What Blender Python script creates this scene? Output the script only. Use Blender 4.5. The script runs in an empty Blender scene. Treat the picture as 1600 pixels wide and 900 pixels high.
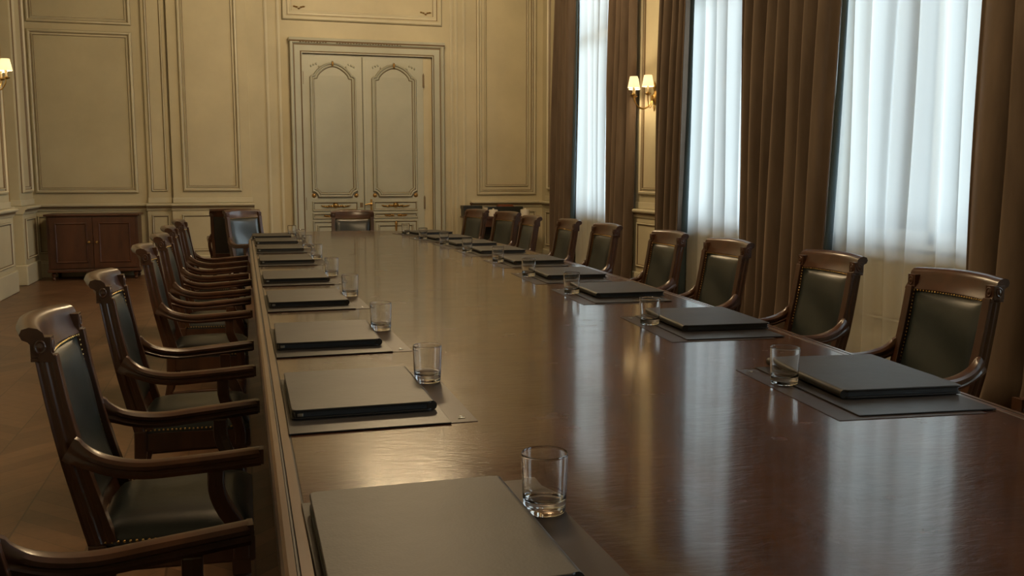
import bpy, bmesh, math, random
from math import sin, cos, pi, radians, sqrt
from mathutils import Vector, Matrix
random.seed(7)
S = bpy.context.scene
COL = S.collection

# ------------------------------------------------------------------ camera, world, light
cam_d = bpy.data.cameras.new('camera'); cam = bpy.data.objects.new('camera', cam_d); COL.objects.link(cam)
cam_d.sensor_width = 36.0; cam_d.lens = 1450/1600*36.0; cam_d.clip_start = .02
YAW, PITCH = radians(16.116), radians(6.882)
cam.location = (0, 0, 1.28)
cam.rotation_euler = (pi/2-PITCH, 0, -YAW)
S.camera = cam
cam_d.dof.use_dof = False

SKY = 9.0
w = bpy.data.worlds.new('sky'); S.world = w; w.use_nodes = True
wn = w.node_tree; bg = wn.nodes['Background']
tc = wn.nodes.new('ShaderNodeTexCoord'); sp = wn.nodes.new('ShaderNodeSeparateXYZ'); rp = wn.nodes.new('ShaderNodeValToRGB')
wn.links.new(tc.outputs['Generated'], sp.inputs[0]); wn.links.new(sp.outputs['Z'], rp.inputs[0])
rp.color_ramp.elements[0].position = 0.0; rp.color_ramp.elements[0].color = (.38, .42, .42, 1)
rp.color_ramp.elements[1].position = .12; rp.color_ramp.elements[1].color = (.80, .92, 1.0, 1)
wn.links.new(rp.outputs[0], bg.inputs[0]); bg.inputs[1].default_value = SKY

WIN = [(1, 10.6), (2, 7.6), (3, 5.13), (4, 2.5), (5, -.2)]      # window number, centre along the wall
WHALF, WZ0, WZ1 = .80, .76, 4.05
XW = 4.2
for n, yc in WIN:                                             # portals guide the sky's light in through each window
    ld = bpy.data.lights.new('window_portal', 'AREA'); ld.shape = 'RECTANGLE'; ld.size = 2*WHALF; ld.size_y = WZ1-WZ0
    ld.cycles.is_portal = True
    lo = bpy.data.objects.new('window_portal', ld); COL.objects.link(lo)
    lo.location = (XW+.36, yc, (WZ0+WZ1)/2); lo.rotation_euler = (radians(90), 0, radians(90))

S.view_settings.view_transform = 'Standard'; S.view_settings.look = 'None'
S.view_settings.gamma = 1; S.view_settings.use_curve_mapping = False
S.view_settings.exposure = 0.14
cy = S.cycles
cy.use_denoising = True; cy.max_bounces = 16; cy.diffuse_bounces = 5; cy.glossy_bounces = 4
cy.transmission_bounces = 14; cy.transparent_max_bounces = 24
cy.caustics_reflective = False; cy.caustics_refractive = False; cy.sample_clamp_indirect = 2.5
cy.blur_glossy = .5
LAMP = (1.0, .75, .435)

# ------------------------------------------------------------------ materials
def mat(name, base, rough=.5, metal=0, spec=.5, **k):
    m = bpy.data.materials.new(name); m.use_nodes = True
    b = m.node_tree.nodes['Principled BSDF']
    b.inputs['Base Color'].default_value = (*base, 1); b.inputs['Roughness'].default_value = rough
    b.inputs['Metallic'].default_value = metal; b.inputs['Specular IOR Level'].default_value = spec
    for kk, v in k.items(): b.inputs[kk.replace('_', ' ')].default_value = v
    return m
def N(m, t, **k):
    n = m.node_tree.nodes.new('ShaderNode'+t)
    for kk, v in k.items(): setattr(n, kk, v)
    return n
def L(m, a, b): m.node_tree.links.new(a, b)
def P(m): return m.node_tree.nodes['Principled BSDF']
def coords(m, scale=(1, 1, 1), out='Object', rot=(0, 0, 0)):
    t = N(m, 'TexCoord'); mp = N(m, 'Mapping'); mp.inputs['Scale'].default_value = scale; mp.inputs['Rotation'].default_value = rot
    L(m, t.outputs[out], mp.inputs[0]); return mp.outputs[0]
def noise(m, vec, scale, detail=4, rough=.55, dist=0):
    n = N(m, 'TexNoise'); n.inputs['Scale'].default_value = scale; n.inputs['Detail'].default_value = detail
    n.inputs['Roughness'].default_value = rough; n.inputs['Distortion'].default_value = dist
    L(m, vec, n.inputs['Vector']); return n.outputs['Fac']
def ramp(m, fac, stops):
    r = N(m, 'ValToRGB'); el = r.color_ramp.elements
    while len(el) < len(stops): el.new(.5)
    for e, (p, c) in zip(el, stops): e.position = p; e.color = (*c, 1)
    L(m, fac, r.inputs[0]); return r.outputs[0]
def bump(m, h, strength=.1, dist=.01, prev=None):
    b = N(m, 'Bump'); b.inputs['Strength'].default_value = strength; b.inputs['Distance'].default_value = dist
    L(m, h, b.inputs['Height'])
    if prev: L(m, prev, b.inputs['Normal'])
    L(m, b.outputs[0], P(m).inputs['Normal']); return b.outputs[0]
def math_(m, op, a, b=None, c=None):
    n = N(m, 'Math', operation=op)
    for i, x in enumerate((a, b, c)):
        if x is None: continue
        if isinstance(x, (int, float)): n.inputs[i].default_value = x
        else: L(m, x, n.inputs[i])
    return n.outputs[0]

def paint(name, c, rough=.55):
    m = mat(name, c, rough)
    v = coords(m)
    d = [x*.86 for x in c]; l = [min(1, x*1.06) for x in c]
    f = noise(m, v, 1.3, 5, .6)
    L(m, ramp(m, f, [(.3, d), (.7, l)]), P(m).inputs['Base Color'])
    bump(m, noise(m, v, 60, 3), .05, .004)
    return m
M = {}
M['wall'] = paint('cream_paint', (.56, .50, .335))
M['panel'] = paint('cream_panel_paint', (.53, .475, .315))
M['mould'] = paint('cream_moulding_paint', (.60, .55, .395), .45)
M['grey_paint'] = paint('grey_cream_paint', (.47, .475, .385), .45)
M['grey_panel'] = paint('grey_cream_door_panel', (.43, .435, .35), .45)
M['glaze'] = mat('antique_glaze', (.17, .115, .06), .5)
M['gilt'] = mat('old_gilding', (.42, .25, .085), .42, .75)
M['brass'] = mat('aged_brass', (.50, .33, .12), .3, 1)
M['ceiling'] = mat('ceiling_oak', (.15, .10, .065), .7)
M['white_frame'] = mat('white_window_paint', (.62, .64, .62), .45)

def wood(name, dark, light, rough, scale=(1, 1, 1), spec=.5, coat=0):
    m = mat(name, dark, rough, spec=spec)
    v = coords(m, scale)
    f = noise(m, v, 6, 6, .6, .6)
    L(m, ramp(m, f, [(.32, dark), (.70, light)]), P(m).inputs['Base Color'])
    bump(m, noise(m, v, 40, 4), .06, .003)
    P(m).inputs['Coat Weight'].default_value = coat; P(m).inputs['Coat Roughness'].default_value = .18
    return m
M['chair_wood'] = wood('dark_mahogany', (.030, .011, .005), (.085, .033, .014), .34, (1, 1, .35), coat=.3)
M['cab_wood'] = wood('cabinet_mahogany', (.045, .016, .008), (.10, .036, .016), .38, (1, 1, .3), coat=.2)

# leather
def leather(name, c, rough, bs=.12, scale=220):
    m = mat(name, c, rough)
    v = coords(m)
    f = noise(m, v, 3, 5)
    L(m, ramp(m, f, [(.35, [x*.8 for x in c]), (.7, [x*1.3 for x in c])]), P(m).inputs['Base Color'])
    vo = N(m, 'TexVoronoi'); vo.inputs['Scale'].default_value = scale; L(m, v, vo.inputs['Vector'])
    b1 = bump(m, vo.outputs['Distance'], bs, .001)
    bump(m, noise(m, v, 9, 3), .12, .01, b1)
    return m
M['green_leather'] = leather('dark_green_leather', (.010, .0145, .0140), .34)
P(M['green_leather']).inputs['Specular IOR Level'].default_value = .75
M['black_leather'] = leather('black_leather', (.022, .018, .014), .47, .08)
P(M['black_leather']).inputs['Specular IOR Level'].default_value = .30
M['mat_leather'] = leather('charcoal_mat_leather', (.022, .019, .017), .36, .06)
P(M['mat_leather']).inputs['Specular IOR Level'].default_value = .2
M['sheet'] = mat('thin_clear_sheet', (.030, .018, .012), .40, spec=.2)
M['page'] = mat('dark_paper_edges', (.018, .02, .022), .5)
M['steel'] = mat('dull_steel', (.45, .45, .43), .3, 1)

# table top
def table_mat():
    m = mat('polished_table_wood', (.05, .02, .01), .2, spec=.1)
    P(m).inputs['Coat Weight'].default_value = .62; P(m).inputs['Coat Roughness'].default_value = .095; P(m).inputs['Coat IOR'].default_value = 1.6
    t = N(m, 'TexCoord'); v = t.outputs['Object']
    mp = N(m, 'Mapping'); mp.inputs['Scale'].default_value = (3.2, .55, 1); L(m, v, mp.inputs[0])
    f = noise(m, mp.outputs[0], 2.6, 7, .62, .9)
    col = ramp(m, f, [(.28, (.022, .007, .0035)), (.52, (.044, .015, .0065)), (.75, (.074, .028, .012))])
    s = N(m, 'SeparateXYZ'); L(m, v, s.inputs[0])
    yy = math_(m, 'FRACT', math_(m, 'DIVIDE', math_(m, 'ADD', s.outputs['Y'], 10-1.26+.555), 1.11))
    dy = math_(m, 'ABSOLUTE', math_(m, 'SUBTRACT', yy, math_(m, 'FRACT', 10/1.11+.5)*1.0 if False else ((10+.555)/1.11) % 1))
    ly = math_(m, 'LESS_THAN', dy, .0016)
    lx = math_(m, 'LESS_THAN', math_(m, 'ABSOLUTE', math_(m, 'SUBTRACT', s.outputs['X'], .80)), .0010)
    ln = math_(m, 'MAXIMUM', ly, lx)
    nz = noise(m, v, .8, 1)
    ln = math_(m, 'MAXIMUM', ly, math_(m, 'MULTIPLY', lx, math_(m, 'LESS_THAN', s.outputs['Y'], 2.37)))
    mx = N(m, 'MixRGB'); L(m, math_(m, 'MULTIPLY', ln, .6), mx.inputs[0]); L(m, col, mx.inputs[1]); mx.inputs[2].default_value = (.012, .005, .003, 1)
    L(m, mx.outputs[0], P(m).inputs['Base Color'])
    # roughness variations and fine ripples of hand polish
    mp2 = N(m, 'Mapping'); mp2.inputs['Scale'].default_value = (1, 1.6, 1); L(m, v, mp2.inputs[0])
    r = noise(m, mp2.outputs[0], 7, 5, .6)
    mr = N(m, 'MapRange'); mr.inputs[1].default_value = .3; mr.inputs[2].default_value = .7; mr.inputs[3].default_value = .20; mr.inputs[4].default_value = .28
    L(m, r, mr.inputs[0]); L(m, mr.outputs[0], P(m).inputs['Roughness'])
    mp3 = N(m, 'Mapping'); mp3.inputs['Scale'].default_value = (1, 2.6, 1); mp3.inputs['Rotation'].default_value = (0, 0, .35); L(m, v, mp3.inputs[0])
    b1 = bump(m, noise(m, mp3.outputs[0], 26, 5, .6, .4), .17, .006)
    bump(m, noise(m, v, 3.0, 2), .06, .02, b1)
    return m
M['table'] = table_mat()
M['table_edge'] = wood('table_edge_wood', (.05, .021, .010), (.12, .055, .026), .28, (1, .25, 1), coat=.3)
M['groove'] = mat('dark_groove', (.008, .004, .003), .5)

def parquet():
    m = mat('parquet', (.1, .05, .02), .34)
    t = N(m, 'TexCoord'); s = N(m, 'SeparateXYZ'); L(m, t.outputs['Object'], s.inputs[0])
    W, pw = .56, .085
    fx = math_(m, 'DIVIDE', s.outputs['X'], W)
    col_i = math_(m, 'FLOOR', fx)
    tri = math_(m, 'ABSOLUTE', math_(m, 'SUBTRACT', math_(m, 'FRACT', fx), .5))
    q = math_(m, 'DIVIDE', math_(m, 'ADD', s.outputs['Y'], math_(m, 'MULTIPLY', tri, W*1.0)), pw*1.414)
    pi_ = math_(m, 'FLOOR', q); fr = math_(m, 'FRACT', q)
    side = math_(m, 'GREATER_THAN', math_(m, 'FRACT', fx), .5)
    c = N(m, 'CombineXYZ'); L(m, pi_, c.inputs[0]); L(m, col_i, c.inputs[1]); L(m, side, c.inputs[2])
    wn_ = N(m, 'TexWhiteNoise', noise_dimensions='3D'); L(m, c.outputs[0], wn_.inputs['Vector'])
    g = noise(m, coords(m, (3, 3, 1)), 5, 6, .6, .8)
    f = math_(m, 'ADD', math_(m, 'MULTIPLY', wn_.outputs['Value'], .45), math_(m, 'MULTIPLY', g, .55))
    col = ramp(m, f, [(.2, (.090, .046, .023)), (.5, (.135, .070, .035)), (.8, (.19, .102, .054))])
    e1 = math_(m, 'LESS_THAN', fr, .03)
    e2 = math_(m, 'LESS_THAN', tri, .006)
    e3 = math_(m, 'GREATER_THAN', tri, .494)
    e = math_(m, 'MAXIMUM', e1, math_(m, 'MAXIMUM', e2, e3))
    mx = N(m, 'MixRGB'); L(m, math_(m, 'MULTIPLY', e, .65), mx.inputs[0]); L(m, col, mx.inputs[1]); mx.inputs[2].default_value = (.03, .014, .007, 1)
    L(m, mx.outputs[0], P(m).inputs['Base Color'])
    bump(m, noise(m, t.outputs['Object'], 18, 4), .08, .004)
    return m
M['floor'] = parquet()

def velvet():
    m = mat('brown_velvet', (.105, .066, .040), .85, spec=.2)
    v = coords(m, (1, 1, .25))
    f = noise(m, v, 5, 5)
    L(m, ramp(m, f, [(.35, (.085, .060, .042)), (.7, (.135, .098, .070))]), P(m).inputs['Base Color'])
    P(m).inputs['Sheen Weight'].default_value = .5; P(m).inputs['Sheen Roughness'].default_value = .4
    P(m).inputs['Sheen Tint'].default_value = (.55, .42, .3, 1)
    bump(m, noise(m, coords(m), 120, 2), .05, .002)
    return m
M['velvet'] = velvet()
M['lining'] = mat('teal_curtain_lining', (.035, .055, .06), .8)

def sheer():
    m = bpy.data.materials.new('white_voile'); m.use_nodes = True; nt = m.node_tree
    nt.nodes.remove(nt.nodes['Principled BSDF']); out = nt.nodes['Material Output']
    tr = N(m, 'BsdfTransparent'); tr.inputs[0].default_value = (.97, .98, 1, 1)
    tl = N(m, 'BsdfTranslucent'); tl.inputs[0].default_value = (.80, .83, .85, 1)
    df = N(m, 'BsdfDiffuse'); df.inputs[0].default_value = (.78, .78, .76, 1)
    a = N(m, 'MixShader'); a.inputs[0].default_value = .38; L(m, tl.outputs[0], a.inputs[1]); L(m, df.outputs[0], a.inputs[2])
    # denser where the cloth turns edge-on in its folds
    lw = N(m, 'LayerWeight'); lw.inputs[0].default_value = .35
    mr = N(m, 'MapRange'); mr.inputs[3].default_value = .58; mr.inputs[4].default_value = .97; L(m, lw.outputs['Facing'], mr.inputs[0])
    b = N(m, 'MixShader'); L(m, mr.outputs[0], b.inputs[0]); L(m, tr.outputs[0], b.inputs[1]); L(m, a.outputs[0], b.inputs[2])
    L(m, b.outputs[0], out.inputs[0]); return m
M['sheer'] = sheer()

def pane():
    m = bpy.data.materials.new('window_glass'); m.use_nodes = True; nt = m.node_tree
    nt.nodes.remove(nt.nodes['Principled BSDF']); out = nt.nodes['Material Output']
    tr = N(m, 'BsdfTransparent'); tr.inputs[0].default_value = (.95, .98, .98, 1)
    gl = N(m, 'BsdfGlossy'); gl.inputs['Roughness'].default_value = .02
    b = N(m, 'MixShader'); fr = N(m, 'Fresnel'); L(m, fr.outputs[0], b.inputs[0]); L(m, tr.outputs[0], b.inputs[1]); L(m, gl.outputs[0], b.inputs[2])
    L(m, b.outputs[0], out.inputs[0]); return m
M['pane'] = pane()
M['glass'] = mat('clear_glass', (1, 1, 1), 0.0, Transmission_Weight=1.0, IOR=1.47)
def shade_mat():
    m = bpy.data.materials.new('lit_fabric_shade'); m.use_nodes = True; nt = m.node_tree
    nt.nodes.remove(nt.nodes['Principled BSDF']); out = nt.nodes['Material Output']
    tl = N(m, 'BsdfTranslucent'); tl.inputs[0].default_value = (.85, .76, .6, 1)
    df = N(m, 'BsdfDiffuse'); df.inputs[0].default_value = (.8, .74, .62, 1)
    em = N(m, 'Emission'); em.inputs[0].default_value = (1, .80, .48, 1); em.inputs[1].default_value = .45
    a = N(m, 'MixShader'); a.inputs[0].default_value = .3; L(m, tl.outputs[0], a.inputs[1]); L(m, df.outputs[0], a.inputs[2])
    b = N(m, 'AddShader'); L(m, a.outputs[0], b.inputs[0]); L(m, em.outputs[0], b.inputs[1]); L(m, b.outputs[0], out.inputs[0])
    return m
M['shade'] = shade_mat()
M['candle'] = mat('ivory_candle_sleeve', (.75, .62, .38), .5)
M['china'] = mat('white_china', (.75, .70, .60), .25)
M['dark_box'] = leather('dark_box_leather', (.022, .024, .020), .4)
M['copper'] = mat('reddish_varnished_wood', (.22, .07, .025), .3)

# ------------------------------------------------------------------ mesh helpers
def finish(name, bm, material, parent=None, smooth=None, bevel=0, kind=None, seg=2):
    me = bpy.data.meshes.new(name)
    bmesh.ops.recalc_face_normals(bm, faces=bm.faces)
    bm.to_mesh(me); bm.free()
    o = bpy.data.objects.new(name, me); COL.objects.link(o)
    for mm in (material if isinstance(material, (list, tuple)) else [material]): me.materials.append(mm)
    if bevel:
        md = o.modifiers.new('edge', 'BEVEL'); md.width = bevel; md.segments = seg; md.limit_method = 'ANGLE'; md.angle_limit = radians(40)
    if smooth is not None:
        for p in me.polygons: p.use_smooth = True
        if smooth < 180:
            try: me.set_sharp_from_angle(angle=radians(smooth))
            except Exception: pass
    if parent: o.parent = parent
    if kind: o['kind'] = kind
    return o
def thing(name, label, cat, loc=(0, 0, 0), rz=0, group=None, kind=None):
    o = bpy.data.objects.new(name, None); COL.objects.link(o); o.empty_display_size = .1
    o.location = loc; o.rotation_euler = (0, 0, rz)
    tag(o, label, cat, group, kind); return o
def tag(o, label=None, cat=None, group=None, kind=None):
    if label: o['label'] = label
    if cat: o['category'] = cat
    if group: o['group'] = group
    if kind: o['kind'] = kind
def dup(o, loc=None, rz=None, label=None, parent=None):
    c = o.copy(); COL.objects.link(c)
    if parent: c.parent = parent
    for ch in list(o.children): dup(ch, parent=c)
    if loc is not None: c.location = loc
    if rz is not None: c.rotation_euler = (0, 0, rz)
    if label: c['label'] = label
    return c
def box(bm, x0, x1, y0, y1, z0, z1, mi=0):
    vs = [bm.verts.new(p) for p in ((x0,y0,z0),(x1,y0,z0),(x1,y1,z0),(x0,y1,z0),(x0,y0,z1),(x1,y0,z1),(x1,y1,z1),(x0,y1,z1))]
    for f in ((0,3,2,1),(4,5,6,7),(0,1,5,4),(1,2,6,5),(2,3,7,6),(3,0,4,7)):
        fc = bm.faces.new([vs[i] for i in f]); fc.material_index = mi
    return vs
def lathe(bm, prof, seg=24, c=(0, 0, 0), mi=0, mtx=None, close=False):
    rings = []
    for r, z in prof:
        if r < 1e-6: rings.append([bm.verts.new((c[0], c[1], c[2]+z))])
        else: rings.append([bm.verts.new((c[0]+r*cos(2*pi*i/seg), c[1]+r*sin(2*pi*i/seg), c[2]+z)) for i in range(seg)])
    allv = [v for r in rings for v in r]
    for a, b in zip(rings, rings[1:] + ([rings[0]] if close else [])):
        for i in range(seg):
            j = (i+1) % seg
            if len(a) == 1 and len(b) == 1: continue
            if len(a) == 1: f = bm.faces.new((a[0], b[i], b[j]))
            elif len(b) == 1: f = bm.faces.new((a[i], b[0], a[j]))
            else: f = bm.faces.new((a[i], b[i], b[j], a[j]))
            f.material_index = mi
    if mtx is not None:
        for v in allv: v.co = mtx @ v.co
    return allv
def sweep(bm, pts, sec, up=Vector((0, 0, 1)), scales=None, mi=0):
    """sweep a closed 2D section (side, up) along points; caps at both ends"""
    pts = [Vector(p) for p in pts]; rings = []
    for i, p in enumerate(pts):
        t = (pts[min(i+1, len(pts)-1)] - pts[max(i-1, 0)]).normalized()
        s = t.cross(up).normalized(); u = s.cross(t).normalized()
        k = scales[i] if scales else (1, 1)
        if not isinstance(k, tuple): k = (k, k)
        rings.append([bm.verts.new(p + s*a*k[0] + u*b*k[1]) for a, b in sec])
    n = len(sec)
    for a, b in zip(rings, rings[1:]):
        for i in range(n):
            j = (i+1) % n; f = bm.faces.new((a[i], a[j], b[j], b[i])); f.material_index = mi
    bm.faces.new(rings[0][::-1]); bm.faces.new(rings[-1])
def circ(r, n=10): return [(r*cos(2*pi*i/n), r*sin(2*pi*i/n)) for i in range(n)]
def spline(ctrl, n=24):
    """Catmull-Rom through control points"""
    P_ = [Vector(c) for c in ctrl]; P_ = [P_[0]*2-P_[1]] + P_ + [P_[-1]*2-P_[-2]]
    out = []; segs = len(P_)-3
    for k in range(n+1):
        t = k/n*segs; i = min(int(t), segs-1); t -= i
        a, b, c, d = P_[i:i+4]
        out.append(.5*((2*b)+(c-a)*t+(2*a-5*b+4*c-d)*t*t+(3*b-a-3*c+d)*t**3))
    return out
def offset_poly(pts, d):
    """mitred inward offset of a CCW polygon"""
    n = len(pts); out = []
    for i in range(n):
        p0, p1, p2 = pts[i-1], pts[i], pts[(i+1) % n]
        def nrm(a, b):
            dx, dy = b[0]-a[0], b[1]-a[1]; l = math.hypot(dx, dy) or 1e-9; return (-dy/l, dx/l)
        n1, n2 = nrm(p0, p1), nrm(p1, p2)
        bx, by = n1[0]+n2[0], n1[1]+n2[1]; l = bx*bx+by*by
        k = min(2*d/l, 4*d) if l > 1e-6 else d
        out.append((p1[0]+bx*k, p1[1]+by*k))
    return out
def ring_mould(bm, pts, prof, mp, mis=None):
    """closed moulding: prof = (inward offset, height) list"""
    loops = [[bm.verts.new(mp(u, v, h)) for u, v in offset_poly(pts, d)] for d, h in prof]
    n = len(pts)
    for k, (a, b) in enumerate(zip(loops, loops[1:])):
        for i in range(n):
            j = (i+1) % n; f = bm.faces.new((a[i], a[j], b[j], b[i]))
            if mis: f.material_index = mis[k]
    return loops
def rect(u0, u1, v0, v1): return [(u0, v0), (u1, v0), (u1, v1), (u0, v1)]
BOL = [(0, 0), (.002, .014), (.012, .032), (.028, .038), (.040, .020), (.045, .006), (.056, .006), (.061, .018), (.069, .018), (.076, .001)]
BOLM = [1, 0, 0, 0, 1, 0, 0, 0, 1]
SM = [(0, 0), (.002, .011), (.010, .019), (.020, .012), (.028, .001)]
SMM = [1, 0, 0, 1]
def far_map(y0): return lambda u, v, h: (u, y0-h, v)
def left_map(x0): return lambda u, v, h: (x0+h, u, v)
def right_map(x0): return lambda u, v, h: (x0-h, u, v)
def moulding(name, pts, prof, mis, mp, mats, parent):
    bm = bmesh.new(); ring_mould(bm, pts, prof, mp, mis)
    return finish(name, bm, mats, parent, smooth=35)
def extrude_h(bm, prof, a, b, mp, mi=0, mis=None):
    """a straight run of a (height-from-wall h, v) section between u=a and u=b"""
    A = [bm.verts.new(mp(a, v, h)) for h, v in prof]; B = [bm.verts.new(mp(b, v, h)) for h, v in prof]
    n = len(prof)
    for i in range(n):
        j = (i+1) % n; f = bm.faces.new((A[i], A[j], B[j], B[i])); f.material_index = mis[i] if mis else mi
    bm.faces.new(A[::-1]); bm.faces.new(B)
RAILP = [(0, .835), (.012, .835), (.016, .85), (.028, .865), (.030, .885), (.055, .895), (.060, .912), (.050, .925), (0, .930)]
RAILM = [0, 0, 0, 1, 0, 0, 0, 0, 0]

# ------------------------------------------------------------------ setting
X0, X1, Y0, Y1, ZC = -2.6, XW, -3.0, 12.95, 4.5
def solid(name, *b, m=None, kind='structure', parent=None, bevel=0):
    bm = bmesh.new(); box(bm, *b); return finish(name, bm, m or M['wall'], parent, bevel=bevel, kind=kind)
solid('floor', X0-.3, X1+.5, Y0-.3, Y1+.3, -.1, 0, m=M['floor'])
solid('ceiling', X0-.3, X1+.5, Y0-.3, Y1+.3, ZC, ZC+.1, m=M['ceiling'])
wf = solid('wall_far', X0-.25, X1+.3, Y1, Y1+.25, 0, ZC)
wl = solid('wall_left', X0-.25, X0, Y0, Y1, 0, ZC)
solid('wall_back', X0-.25, X1+.3, Y0-.25, Y0, 0, ZC)
bm = bmesh.new()                                             # window wall: piers, aprons below and lintels above the openings
edges = sorted([(yc-WHALF, yc+WHALF) for _, yc in WIN])
y = Y0
for a, b in edges:
    box(bm, X1, X1+.3, y, a, 0, ZC); box(bm, X1, X1+.3, a, b, 0, WZ0); box(bm, X1, X1+.3, a, b, WZ1, ZC); y = b
box(bm, X1, X1+.3, y, Y1, 0, ZC)
wr = finish('wall_right', bm, M['wall'], kind='structure')

WM = [M['mould'], M['glaze']]
# --- far wall, from the cupboard bay to the window corner
FM = far_map(Y1)
moulding('panel_moulding', rect(-2.50, -1.29, 1.06, 3.09), BOL, BOLM, FM, WM, wf)
moulding('panel_moulding', rect(-2.50, -1.29, 3.17, 4.3), BOL, BOLM, FM, WM, wf)
for (a, b, z0, z1) in ((-2.50, -1.29, 1.06, 3.09), (-2.5, -1.29, 3.17, 4.3)):
    bm = bmesh.new(); box(bm, a+.072, b-.072, Y1-.004, Y1+.01, z0+.072, z1-.072); finish('panel_field', bm, M['panel'], wf)
def pilaster(name, mapf, a, b, d, panel=None, z1=ZC, split=True, base=True):
    """shaft with a sunk panel, pedestal with its own panel, base block"""
    t = thing(name, None, None, kind='structure')
    bm = bmesh.new()
    def bx(u0, u1, h0, h1, v0, v1):
        c = [mapf(u, v, h) for u in (u0, u1) for h in (h0, h1) for v in (v0, v1)]
        xs, ys, zs = zip(*c); box(bm, min(xs), max(xs), min(ys), max(ys), min(zs), max(zs))
    bx(a, b, 0, d, .93, z1)
    o = finish('shaft', bm, M['wall'], t, bevel=.004)
    bm = bmesh.new(); bx(a-.02, b+.02, 0, d+.02, 0, .84)
    o = finish('pedestal', bm, M['wall'], t, bevel=.004)
    bm = bmesh.new(); bx(a-.035, b+.035, 0, d+.04, 0, .24); finish('plinth', bm, M['mould'], t, bevel=.012)
    bm = bmesh.new()
    extrude_h(bm, [(h+d+.02 if h > 0 else 0, v) for h, v in RAILP], a-.03, b+.03, mapf, mis=RAILM); finish('rail', bm, WM, t, bevel=.003)
    bm = bmesh.new(); bx(a-.008, b+.008, 0, d+.012, .93, 1.0); finish('base_moulding', bm, M['mould'], t, bevel=.006)
    w_ = b-a
    if panel:
        p = panel
        mf = lambda u, v, h: mapf(u, v, h+d)
        moulding('shaft_panel', rect(a+p, b-p, 1.08, z1-.2), BOL if w_ > .5 else SM, BOLM if w_ > .5 else SMM, mf, WM, t)
        mf2 = lambda u, v, h: mapf(u, v, h+d+.02)
        moulding('pedestal_panel', rect(a+p*.8, b-p*.8, .30, .78), SM, SMM, mf2, WM, t)
    return t
pilaster('trim_1', FM, -1.17, -.89, .035, .04)
pilaster('trim_2', FM, -.865, .12, .075, .125)
def rail(mapf, a, b, parent):
    bm = bmesh.new(); extrude_h(bm, RAILP, a, b, mapf, mis=RAILM); return finish('chair_rail', bm, WM, parent, bevel=.003)
rail(FM, -2.6, -1.2, wf); rail(FM, 3.12, 4.2, wf)
def dado(mapf, a, b, parent): moulding('dado_panel', rect(a, b, .30, .78), SM, SMM, mapf, WM, parent)
dado(FM, -2.5, -1.29, wf); dado(FM, 3.25, 4.10, wf)
def skirting(name, mapf, runs):
    bm = bmesh.new()
    for a, b in runs: extrude_h(bm, [(0, 0), (.03, 0), (.03, .17), (.02, .185), (.012, .205), (0, .21)], a, b, mapf)
    return finish(name, bm, M['mould'], None, kind='structure')
skirting('baseboard_far', FM, [(-2.6, -1.22), (.17, .64), (2.78, 4.2)])
# plain jambs beside the door with thin upright beads
for u in (.36, .52, 2.86, 2.93, 3.04):
    bm = bmesh.new()
    for k, (d, wv) in enumerate(((.012, .022), (.022, .010))): box(bm, u-wv, u+wv, Y1-d, Y1+.01, .21, ZC)
    finish('upright_bead', bm, M['mould'], wf, bevel=.004)
moulding('panel_moulding', rect(3.22, 4.10, 1.01, 4.3), BOL, BOLM, FM, WM, wf)
moulding('panel_moulding', rect(3.34, 3.98, 1.13, 4.18), SM, SMM, FM, WM, wf)
# panel over the door
BIG = [(0, 0), (.004, .02), (.02, .04), (.05, .045), (.07, .025), (.078, .01), (.10, .01), (.115, .02), (.125, .018), (.13, .002)]
moulding('over_door_moulding', rect(.57, 2.73, 3.33, 4.35), BIG, BOLM, FM, WM, wf)
for u in (.74, 2.56):
    bm = bmesh.new()
    for k in range(5):
        a = pi*k/5+.3
        sgn = 1 if u < 1 else -1
        lathe(bm, [(0, -.012), (.014, -.006), (.018, .004), (0, .012)], 8, (u+sgn*.03*k, Y1-.014, 3.50+.014*sin(a*3)))
    finish('corner_ornament', bm, M['gilt'], wf, smooth=60)

# --- door
door = thing('door_1', 'tall grey-cream double door with arched panels and gilt ornaments', None, kind='structure')
bm = bmesh.new()
arch = [(0, 0), (0, .075), (.012, .085), (.03, .085), (.045, .06), (.06, .055), (.12, .055), (.135, .048), (.15, .062), (.163, .062), (.165, .0)]
def open_arch(bm, u0, u1, v1, prof, mp, mis=None):
    loops = []
    for d, h in prof: loops.append([bm.verts.new(mp(u, v, h)) for u, v in ((u0+d, 0), (u0+d, v1-d), (u1-d, v1-d), (u1-d, 0))])
    for k, (a, b) in enumerate(zip(loops, loops[1:])):
        for i in range(3):
            f = bm.faces.new((a[i], a[i+1], b[i+1], b[i]))
            if mis: f.material_index = mis[k]
open_arch(bm, .66, 2.74, 3.07, arch, FM, [1, 0, 0, 0, 1, 0, 0, 1, 0, 1])
finish('architrave', bm, [M['grey_paint'], M['glaze']], door, smooth=35)
bm = bmesh.new(); extrude_h(bm, [(0, 3.05), (.088, 3.05), (.094, 3.07), (.098, 3.09), (.085, 3.105), (0, 3.11)], .65, 2.75, FM, mis=[0, 1, 0, 0, 0, 0])
finish('cornice', bm, [M['grey_paint'], M['glaze']], door, bevel=.003)
bm = bmesh.new()                                             # worn carved leaf frieze under the cornice
for k in range(46):
    u = .80+k*.037
    if 9 < k < 13 or k > 36: continue
    lathe(bm, [(0, -.006), (.013, -.002), (.010, .005), (0, .008)], 6, (u, Y1-.088, 3.045+.004*sin(k*1.7)))
finish('carved_frieze', bm, M['glaze'], door, smooth=60)
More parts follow.
